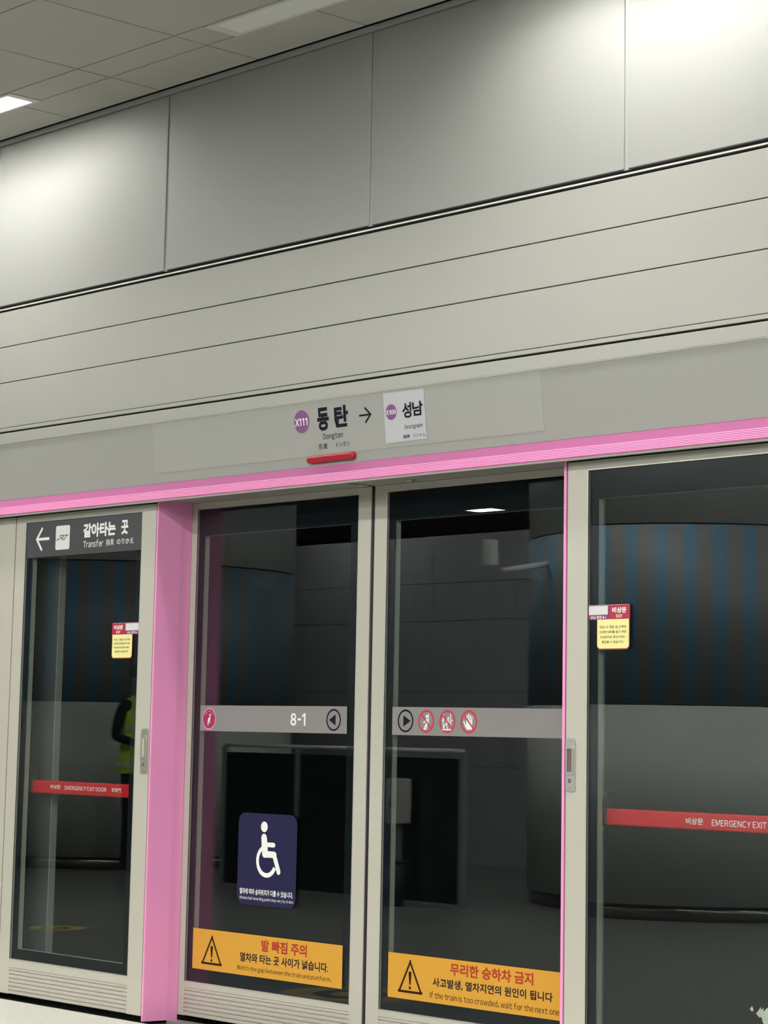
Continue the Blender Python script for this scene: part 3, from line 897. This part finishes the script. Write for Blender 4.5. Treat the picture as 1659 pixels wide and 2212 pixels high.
# wheelchair sign
ws = thing('wheelchair_sign', 'navy square wheelchair boarding sign on the left sliding door', 'sign', (0.568, SY + 0.003, 0.683))
b = BM(); slab(b, PS, rrect(0.3855, 0.7520, 0.4990, 0.8670, 0.040, 8), 0.0, 0.0008); obj('backing', b, M_navy, ws)
def wheel(b):
    o = 0.0014
    poly(b, PS, disc_pts(0.5495, 0.8142, 0.0211, 32), o)
    stroke(b, PS, [(0.5500, 0.7700), (0.5570, 0.7080)], 0.0340, o + 0.0003)
    poly(b, PS, [(0.5325, 0.7700), (0.5385, 0.7170), (0.5440, 0.7020), (0.5560, 0.6935), (0.5600, 0.6920), (0.6120, 0.6935), (0.6120, 0.7185), (0.5745, 0.7185), (0.5680, 0.7700)], o)
    stroke(b, PS, [(0.5650, 0.7440), (0.6120, 0.7440)], 0.0185, o + 0.0006)
    stroke(b, PS, [(0.5600, 0.7055), (0.6180, 0.7055)], 0.0250, o + 0.0009)
    stroke(b, PS, [(0.6170, 0.7040), (0.6460, 0.6400)], 0.0235, o + 0.0012)
    # wheel: open ring, thick at the bottom and tapering to the upper left
    I, O = [], []
    n = 48
    for k in range(n + 1):
        t = math.radians(-26 - (218) * k / n)
        r1 = 0.0655; r0 = r1 - 0.0185 * (1 - 0.12 * k / n)
        cx, cz = 0.5690, 0.6785
        I.append(b.verts.new(PS(cx + r0 * math.cos(t), cz + r0 * math.sin(t), o)))
        O.append(b.verts.new(PS(cx + r1 * math.cos(t), cz + r1 * math.sin(t), o)))
    for k in range(n):
        b.faces.new([I[k], O[k], O[k + 1], I[k + 1]])
art(ws, 'wheelchair_symbol', M_white, wheel)
text(ws, PS, '열차에 따라 승차위치가 다를 수 있습니다.', 0.4030, 0.7360, 0.5400, 0.5640, M_white, 0.02, 0.0014)
text(ws, PS, 'Wheelchair boarding point may vary by trains', 0.4030, 0.7398, 0.5165, 0.5325, M_white, 0.0, 0.0014)

# amber warning stickers
def warning(label, x0, x1, z0, z1, ap, bl_, brr, ex):
    r_ = thing('warning_sticker', label, 'sticker', ((x0 + x1) / 2, SY + 0.003, z0))
    b = BM(); slab(b, PS, [(x0, z0), (x1, z0), (x1, z1), (x0, z1)], 0.0, 0.0008); obj('backing', b, M_yellow, r_)
    h = 0.0040
    art(r_, 'warning_triangle', M_ink2, lambda b: (
        stroke(b, PS, [(ap[0], ap[1] - 0.009), (bl_[0] + 0.008, bl_[1] + 0.0045), (brr[0] - 0.008, brr[1] + 0.0045)], 0.0085, 0.0014, close=True),
        poly(b, PS, disc_pts(ap[0], ap[1] - 0.006, 0.0052, 16), 0.0015), poly(b, PS, disc_pts(bl_[0] + 0.0065, bl_[1] + 0.0055, 0.0056, 16), 0.0015), poly(b, PS, disc_pts(brr[0] - 0.0065, brr[1] + 0.0055, 0.0056, 16), 0.0015)))
    def bang(b):
        cx, zt, zb = ex
        poly(b, PS, [(cx - 0.0035, zb + 0.0165), (cx + 0.0035, zb + 0.0165), (cx + 0.0080, zt - 0.007), (cx + 0.0062, zt - 0.001), (cx, zt + 0.0012), (cx - 0.0062, zt - 0.001), (cx - 0.0080, zt - 0.007)], 0.0014)
        poly(b, PS, disc_pts(cx, zb + 0.005, 0.0058, 20), 0.0014)
    art(r_, 'exclamation_mark', M_ink2, bang)
    return r_
yl = warning('amber sticker low on the left sliding door warning of the gap', 0.1060, 1.0372, 0.2170, 0.3815, (0.2326, 0.3600), (0.1655, 0.2400), (0.3014, 0.2400), (0.2326, 0.3160, 0.2530))
text(yl, PS, '발 빠짐 주의', 0.5495, 0.8275, 0.3200, 0.3675, M_redink, 0.028, 0.0014)
text(yl, PS, '열차와 타는 곳 사이가 넓습니다.', 0.4160, 0.9572, 0.2712, 0.3078, M_ink, 0.022, 0.0014)
text(yl, PS, 'Watch the gap between the train and platform.', 0.3980, 0.9746, 0.2325, 0.2562, M_ink2, 0.0, 0.0014)
yr = warning('amber sticker low on the right sliding door about crowded trains', 1.2970, 2.2280, 0.2135, 0.3790, (1.4180, 0.3595), (1.3520, 0.2368), (1.4868, 0.2368), (1.4182, 0.3160, 0.2515))
text(yr, PS, '무리한 승하차 금지', 1.6312, 2.0508, 0.3215, 0.3660, M_redink, 0.028, 0.0014)
text(yr, PS, '사고발생, 열차지연의 원인이 됩니다', 1.5395, 2.1445, 0.2710, 0.3058, M_ink, 0.022, 0.0014)
text(yr, PS, 'If the train is too crowded, wait for the next one', 1.5260, 2.1766, 0.2278, 0.2542, M_ink2, 0.0, 0.0014)

# torn pale remains at the lower right
tr = thing('jagged_patch', 'torn pale remains low on the right emergency door glass', 'sticker', (3.20, 0.003, 0.33))
def jagged(b):
    slab(b, PE, [(3.1409, 0.3597), (3.1455, 0.3640), (3.1502, 0.3704), (3.1505, 0.3650), (3.1545, 0.3653), (3.1550, 0.3560), (3.1501, 0.3521)], 0.0, 0.0006)
    slab(b, PE, [(3.1660, 0.3490), (3.1740, 0.3560), (3.1844, 0.3700), (3.1850, 0.3610), (3.1952, 0.3680), (3.1945, 0.3560), (3.2080, 0.3690), (3.2300, 0.3720), (3.30, 0.370), (3.31, 0.30),
                 (3.21, 0.312), (3.1949, 0.3194), (3.1900, 0.3300), (3.1864, 0.3397), (3.1788, 0.3372), (3.1700, 0.3440)], 0.0, 0.0006)
b = BM(); jagged(b); obj('patches', b, mat('pale_patch', (0.34, 0.40, 0.32), 0.6, noise=0.15, scale=40), tr)

# ------------------------------------------------------------------ ceiling lamps
def ceiling_lamp(x0, x1, y0, y1, on, label, group=None, z=ZC):
    r_ = thing('ceiling_light', label, 'ceiling light', ((x0 + x1) / 2, (y0 + y1) / 2, z), group=group)
    b = BM()
    e, f = 0.045, 0.016
    box(b, x0, x1, y0, y0 + f, z - 0.004, z + 0.04); box(b, x0, x1, y1 - f, y1, z - 0.004, z + 0.04)
    obj('housing', b, M_lampframe, r_)
    for a, c in ((x0, x0 + e), (x1 - e, x1)):
        b = BM(); box(b, a, c, y0 + f, y1 - f, z - 0.0045, z + 0.04); obj('end_cap', b, M_lampframe, r_)
    zd = z + (0.008 if on == 1 else 0.0)
    b = BM(); box(b, x0 + e, x1 - e, y0 + f, y1 - f, zd - 0.003, zd + 0.004)
    if on == 1:
        al = bpy.data.lights.new('lamp_beam', 'AREA')
        al.shape = 'RECTANGLE'; al.size = x1 - x0 - 2 * e; al.size_y = y1 - y0 - 2 * f
        al.energy = BEAM; al.color = LAMP_RGB; al.spread = math.radians(138)
        lo = bpy.data.objects.new('lamp_beam', al); COL.objects.link(lo); lo.parent = r_; lo.location = (0, 0, -0.002)
    obj('diffuser', b, (None, M_lamp_on, M_lamp_hall)[on] or M_lamp_off, r_)
    return r_
for (a, c, on) in LAMPS_NEAR:
    if on == 0: lab, grp = 'unlit strip light in the ceiling near the top middle of the photo', None
    elif abs(a + 1.85) < .01: lab, grp = 'glowing strip light in the ceiling at the left edge', None
    else: lab, grp = 'lit strip light of the platform ceiling outside the picture', 'strip lights beyond the picture'
    ceiling_lamp(a, c, LW0, LW1, on, lab, grp)
for yy in (-3.4, -5.6, -7.8, -10.0, -13.6):
    for k in range(-3 if yy == -3.4 else -2, 7):  # first row gets one added lamp at the left to light the vest
        x0 = -0.7 + 2.1 * k
        ceiling_lamp(x0, x0 + 1.36, yy, yy + 0.30, 2, 'lit strip light of the platform ceiling outside the picture', 'strip lights beyond the picture', ZC - 0.012)

ceiling_lamp(-12.05, -11.50, -13.75, -13.45, 2, 'lit strip light of the platform ceiling outside the picture', 'strip lights beyond the picture', ZC - 0.012)
ceiling_lamp(-9.6, -8.24, -8.6, -8.43, 2, 'lit strip light of the platform ceiling outside the picture', 'strip lights beyond the picture', ZC - 0.012)
ceiling_lamp(-6.6, -5.24, -8.2, -8.03, 2, 'lit strip light of the platform ceiling outside the picture', 'strip lights beyond the picture', ZC - 0.012)
# ------------------------------------------------------------------ platform behind the photographer, seen as reflections in the glass
M_col = mat('column_panel', (0.60, 0.63, 0.60), 0.45)
def stripe_mat():
    M = bpy.data.materials.new('striped_film')
    M.use_nodes = True
    nt = M.node_tree; bs = nt.nodes['Principled BSDF']; bs.inputs['Roughness'].default_value = 0.45
    tc = nt.nodes.new('ShaderNodeTexCoord'); sp = nt.nodes.new('ShaderNodeSeparateXYZ')
    at = nt.nodes.new('ShaderNodeMath'); at.operation = 'ARCTAN2'
    mu = nt.nodes.new('ShaderNodeMath'); mu.operation = 'MULTIPLY'; mu.inputs[1].default_value = 44 / (2 * math.pi)
    fr = nt.nodes.new('ShaderNodeMath'); fr.operation = 'FRACT'
    lt = nt.nodes.new('ShaderNodeMath'); lt.operation = 'LESS_THAN'; lt.inputs[1].default_value = 0.45
    mx = nt.nodes.new('ShaderNodeMix'); mx.data_type = 'RGBA'
    mx.inputs[6].default_value = (0.25, 0.252, 0.24, 1); mx.inputs[7].default_value = (0.13, 0.29, 0.44, 1)
    L = nt.links.new
    L(tc.outputs['Object'], sp.inputs[0]); L(sp.outputs['Y'], at.inputs[0]); L(sp.outputs['X'], at.inputs[1])
    L(at.outputs[0], mu.inputs[0]); L(mu.outputs[0], fr.inputs[0]); L(fr.outputs[0], lt.inputs[0])
    L(lt.outputs[0], mx.inputs[0]); L(mx.outputs[2], bs.inputs['Base Color'])
    return M
M_stripe = stripe_mat()
for (cx, cy, lab) in ((-3.003, -7.18, 'thick round column with blue striped film mirrored in the right emergency door'),
                      (-9.505, -6.725, 'thick round column with blue striped film mirrored in the left emergency door')):
    r_ = thing('round_column', lab, 'column', (cx, cy, 0))
    b = BM(); cyl(b, (cx, cy, 0.10), (cx, cy, 1.42), 1.42, n=96); obj('lower_shaft', b, M_col, r_)
    b = BM(); cyl(b, (cx, cy, 1.425), (cx, cy, 2.64), 1.42, n=96); obj('striped_film', b, M_stripe, r_)
    b = BM(); cyl(b, (cx, cy, 2.65), (cx, cy, ZC), 1.42, n=96); obj('upper_shaft', b, M_col, r_)
    b = BM(); cyl(b, (cx, cy, 1.40), (cx, cy, 2.66), 1.41, n=96); obj('joint_ring', b, M_dark, r_)
    b = BM(); cyl(b, (cx, cy, 0.0), (cx, cy, 0.10), 1.40, n=96); obj('skirting', b, mat('skirting_steel', (0.25, 0.25, 0.24), 0.2, 0.9), r_)

M_core = mat('core_panel', (0.56, 0.58, 0.59), 0.5)
cw = thing('service_block', 'dark panelled service block between the columns, mirrored in the sliding doors', 'wall block', (-7.5, -9.2, 0))
b = BM()
for k in range(8):
    for (z0, z1) in ((0.0, 0.9), (0.905, 1.6), (1.605, 2.275), (2.28, 2.64), (2.645, 3.1)):
        box(b, -12.5 + 1.1 * k + 0.005, -12.5 + 1.1 * (k + 1) - 0.005, -9.2, -9.15, z0, z1)
obj('panels', b, M_core, cw)
b = BM(); box(b, -12.5, -3.7, -10.6, -9.2, 0, 3.1); obj('core', b, M_dark, cw)

bal = thing('stair_balustrade', 'dark glass stair balustrade with bright handrail mirrored in the sliding doors', 'balustrade', (-5.0, -5.25, 0))
b = BM(); cyl(b, (-6.4, -5.25, 1.085), (-3.75, -5.25, 1.085), 0.014, n=12); obj('handrail', b, mat('rail_steel', (0.9, 0.9, 0.86), 0.35), bal)
for k in range(4):
    x = -6.4 + 2.65 * k / 3
    b = BM(); box(b, x - 0.02, x + 0.02, -5.27, -5.23, 0, 1.075); obj('post', b, M_hall, bal)
b = BM(); box(b, -6.38, -3.77, -5.256, -5.244, 0.02, 1.03); obj('panel', b, mat('dark_glazing', (0.02, 0.03, 0.028), 0.15), bal)

bx = thing('notice_cabinet', 'pale notice cabinet with a round black hole beside the stair balustrade', 'cabinet', (-4.3, -5.12, 0))
b = BM(); bevbox(b, -4.36, -4.22, -5.2, -5.08, 0.56, 0.88, 0.01); obj('body', b, mat('pale_cabinet', (0.55, 0.55, 0.5), 0.5), bx)
b = BM(); cyl(b, (-4.29, -5.081, 0.70), (-4.29, -5.076, 0.70), 0.028, n=24); obj('round_hole', b, M_dark, bx)
b = BM(); box(b, -4.31, -4.27, -5.16, -5.12, 0, 0.56); obj('stand', b, M_hall, bx)

bn = thing('litter_bin', 'dark litter bin on the platform floor near the stair balustrade', 'bin', (-4.15, -4.95, 0))
b = BM(); cyl(b, (-4.15, -4.95, 0), (-4.15, -4.95, 0.30), 0.085, 0.11, n=28); obj('body', b, mat('bin_dark', (0.02, 0.02, 0.03), 0.5), bn)
b = BM(); cyl(b, (-4.15, -4.95, 0.30), (-4.15, -4.95, 0.315), 0.115, n=28); obj('rim', b, M_seal, bn)

cc = thing('security_camera', 'white box camera on a striped column, mirrored high in the right sliding door', 'camera', (-3.63, -5.55, 2.5))
b = BM(); bevbox(b, -3.70, -3.62, -5.45, -5.36, 2.40, 2.585, 0.012); obj('body', b, mat('camera_grey', (0.80, 0.80, 0.77), 0.5), cc)
b = BM(); cyl(b, (-3.60, -5.46, 2.36), (-3.52, -5.88, 2.44), 0.022, n=16); obj('bracket', b, mat('camera_grey', (0.80, 0.80, 0.77), 0.5), cc)

def floor_sticker(cx, cy, r, label):
    r_ = thing('floor_sticker', label, 'floor sticker', (cx, cy, 0))
    PZ = lambda a, c, off=0.0: (a, c, 0.0008 + off)
    b = BM(); annulus(b, PZ, cx, cy, r * 0.55, r, 0); poly(b, PZ, disc_pts(cx, cy, r * 0.3, 24), 0)
    for f in b.faces:
        f.normal_update()
        if f.normal.z < 0: f.normal_flip()
    obj('yellow_print', b, mat('floor_yellow', (0.55, 0.44, 0.10), 0.5), r_)
    b = BM(); annulus(b, PZ, cx, cy, r * 0.3, r * 0.55, 0)
    for f in b.faces:
        f.normal_update()
        if f.normal.z < 0: f.normal_flip()
    obj('black_print', b, M_seal, r_)
floor_sticker(-3.84, -2.22, 0.17, 'small yellow ring sticker on the floor, mirrored low in the left emergency door')
floor_sticker(-0.25, -1.05, 0.33, 'large yellow ring sticker on the floor, mirrored low in the sliding doors')

# person in a high-visibility vest
def person():
    px, py = -7.69, -5.711
    r_ = thing('person', 'person in a lime high-visibility vest and dark clothes, mirrored in the left emergency door', 'person', (px, py, 0))
    M_cloth = mat('dark_clothing', (0.012, 0.013, 0.018), 0.8)
    M_skin = mat('skin', (0.45, 0.26, 0.18), 0.55)
    M_vest = mat('lime_vest', (0.60, 1.0, 0.08), 0.6)
    M_tape = mat('reflective_tape', (0.75, 0.85, 0.60), 0.4)
    # skeleton: body faces +X, stands at px, py
    V = []; Ed = []; Rd = []
    def add(p, r, parent=None):
        V.append((p[0], p[1], p[2])); Rd.append(r if isinstance(r, tuple) else (r, r))
        if parent is not None: Ed.append((parent, len(V) - 1))
        return len(V) - 1
    pel = add((0, 0, 0.95), (0.135, 0.115))
    wst = add((0, 0, 1.10), (0.125, 0.10), pel)
    ch = add((0.0, 0, 1.30), (0.15, 0.115), wst)
    nk0 = add((0, 0, 1.44), (0.075, 0.07), ch)
    nk = add((0.005, 0, 1.50), 0.052, nk0)
    hd0 = add((0.02, 0, 1.58), (0.078, 0.088), nk)
    hd1 = add((0.02, 0, 1.66), (0.080, 0.092), hd0)
    add((0.012, 0, 1.72), (0.055, 0.065), hd1)
    for s in (-1, 1):
        sh = add((0, s * 0.19, 1.40), 0.058, ch)
        el = add((-0.03, s * 0.25, 1.13), 0.043, sh)
        if s > 0: wr = add((0.20, s * 0.19, 1.08), 0.030, el)
        else: wr = add((0.02, s * 0.27, 0.90), 0.030, el)
        d = (Vector(V[wr]) - Vector(V[el])).normalized()
        pm = add(tuple(Vector(V[wr]) + d * 0.06), (0.034, 0.020), wr)
        side = Vector((0, 1, 0)) if abs(d.y) < .7 else Vector((1, 0, 0))
        side = (side - d * side.dot(d)).normalized()
        curl = d.cross(side) * (0.4 if s > 0 else -0.4)
        for q, ln in ((-0.024, 0.062), (-0.008, 0.075), (0.008, 0.070), (0.024, 0.055)):
            k0 = add(tuple(Vector(V[pm]) + d * 0.03 + side * q), 0.009, pm)
            k1 = add(tuple(Vector(V[k0]) + (d + curl * 0.6).normalized() * ln * 0.55), 0.008, k0)
            add(tuple(Vector(V[k1]) + (d + curl * 1.5).normalized() * ln * 0.45), 0.007, k1)
        t0 = add(tuple(Vector(V[wr]) + d * 0.03 - side * 0.035), 0.010, wr)
        add(tuple(Vector(V[t0]) + d * 0.045 - side * 0.012), 0.008, t0)
        hp = add((0, s * 0.10, 0.88), 0.095, pel)
        kn = add((0.02, s * 0.11, 0.48), 0.060, hp)
        an = add((-0.02, s * 0.11, 0.09), 0.042, kn)
        add((0.14, s * 0.12, 0.035), (0.035, 0.030), an)
    me = bpy.data.meshes.new('body')
    me.from_pydata(V, Ed, [])
    tmp = bpy.data.objects.new('tmp_body', me); COL.objects.link(tmp)
    sk = tmp.modifiers.new('skin', 'SKIN'); sk.use_smooth_shade = True
    for i, sv in enumerate(me.skin_vertices[0].data):
        sv.radius = Rd[i]; sv.use_root = (i == 0)
    tmp.modifiers.new('sub', 'SUBSURF').levels = 2
    dg = bpy.context.evaluated_depsgraph_get()
    bm_ = bpy.data.meshes.new_from_object(tmp.evaluated_get(dg))
    bpy.data.objects.remove(tmp)
    bm_.name = 'body'
    bm_.materials.clear(); bm_.materials.append(M_cloth); bm_.materials.append(M_skin)
    for p in bm_.polygons:
        c = p.center
        if c.z > 1.47: p.material_index = 1
        elif c.x > 0.215 and 1.0 < c.z < 1.2: p.material_index = 1
        elif c.y < -0.2 and c.z < 0.90 and c.z > 0.6: p.material_index = 1
        p.use_smooth = True
    body = bpy.data.objects.new('body', bm_); COL.objects.link(body); body.parent = r_
    ORG[body.name] = Vector((px, py, 0))
    def P3(p): return (px + p[0], py + p[1], p[2])
    # face: nose, ears, eyes, mouth
    b = BM(); cyl(b, P3((0.105, 0, 1.612)), P3((0.118, 0, 1.592)), 0.006, 0.013, n=10)
    for s in (-1, 1): cyl(b, P3((0.015, s * 0.076, 1.605)), P3((0.015, s * 0.092, 1.610)), 0.024, 0.018, n=12)
    obj('face_relief', b, M_skin, r_, smooth=True)
    b = BM()
    for s in (-1, 1): cyl(b, P3((0.094, s * 0.031, 1.626)), P3((0.102, s * 0.031, 1.626)), 0.010, 0.006, n=10)
    cyl(b, P3((0.098, -0.02, 1.562)), P3((0.098, 0.02, 1.562)), 0.005, n=8)
    obj('eyes_mouth', b, M_cloth, r_)
    # hair and cap
    b = BM()
    bmesh.ops.create_uvsphere(b, u_segments=24, v_segments=14, radius=1.0)
    for v in b.verts: v.co = Vector((px + 0.005 + v.co.x * 0.112, py + v.co.y * 0.098, 1.665 + v.co.z * 0.090))
    bmesh.ops.delete(b, geom=[v for v in b.verts if v.co.z < 1.625 or (v.co.x > px + 0.07 and v.co.z < 1.668)], context='VERTS')
    obj('hair', b, M_seal, r_, smooth=True)
    # vest: lofted shell
    b = BM()
    secs = [(0.83, 0.190, 0.160), (0.90, 0.195, 0.165), (1.00, 0.180, 0.150), (1.12, 0.160, 0.140), (1.25, 0.170, 0.150), (1.36, 0.165, 0.150), (1.43, 0.140, 0.120), (1.47, 0.085, 0.085)]
    n = 40; rows = []
    for z, ry, rx in secs:
        rows.append([b.verts.new((px + rx * math.cos(2 * math.pi * k / n), py + ry * math.sin(2 * math.pi * k / n) * 1.05, z)) for k in range(n)])
    for i in range(len(rows) - 1):
        for k in range(n):
            b.faces.new([rows[i][k], rows[i][(k + 1) % n], rows[i + 1][(k + 1) % n], rows[i + 1][k]])
    v_ = obj('vest', b, M_vest, r_, smooth=True)
    b = BM()
    for z0, z1, s in ((0.88, 0.925, 1.012), (1.17, 1.215, 1.012)):
        ra = []
        for z in (z0, z1):
            # interpolate section
            for i in range(len(secs) - 1):
                if secs[i][0] <= z <= secs[i + 1][0]:
                    t = (z - secs[i][0]) / (secs[i + 1][0] - secs[i][0])
                    ry = secs[i][1] * (1 - t) + secs[i + 1][1] * t; rx = secs[i][2] * (1 - t) + secs[i + 1][2] * t
            ra.append([b.verts.new((px + s * rx * math.cos(2 * math.pi * k / n), py + s * ry * math.sin(2 * math.pi * k / n) * 1.05, z)) for k in range(n)])
        for k in range(n):
            b.faces.new([ra[0][k], ra[0][(k + 1) % n], ra[1][(k + 1) % n], ra[1][k]])
    obj('reflective_tape', b, M_tape, v_, smooth=True)
person()
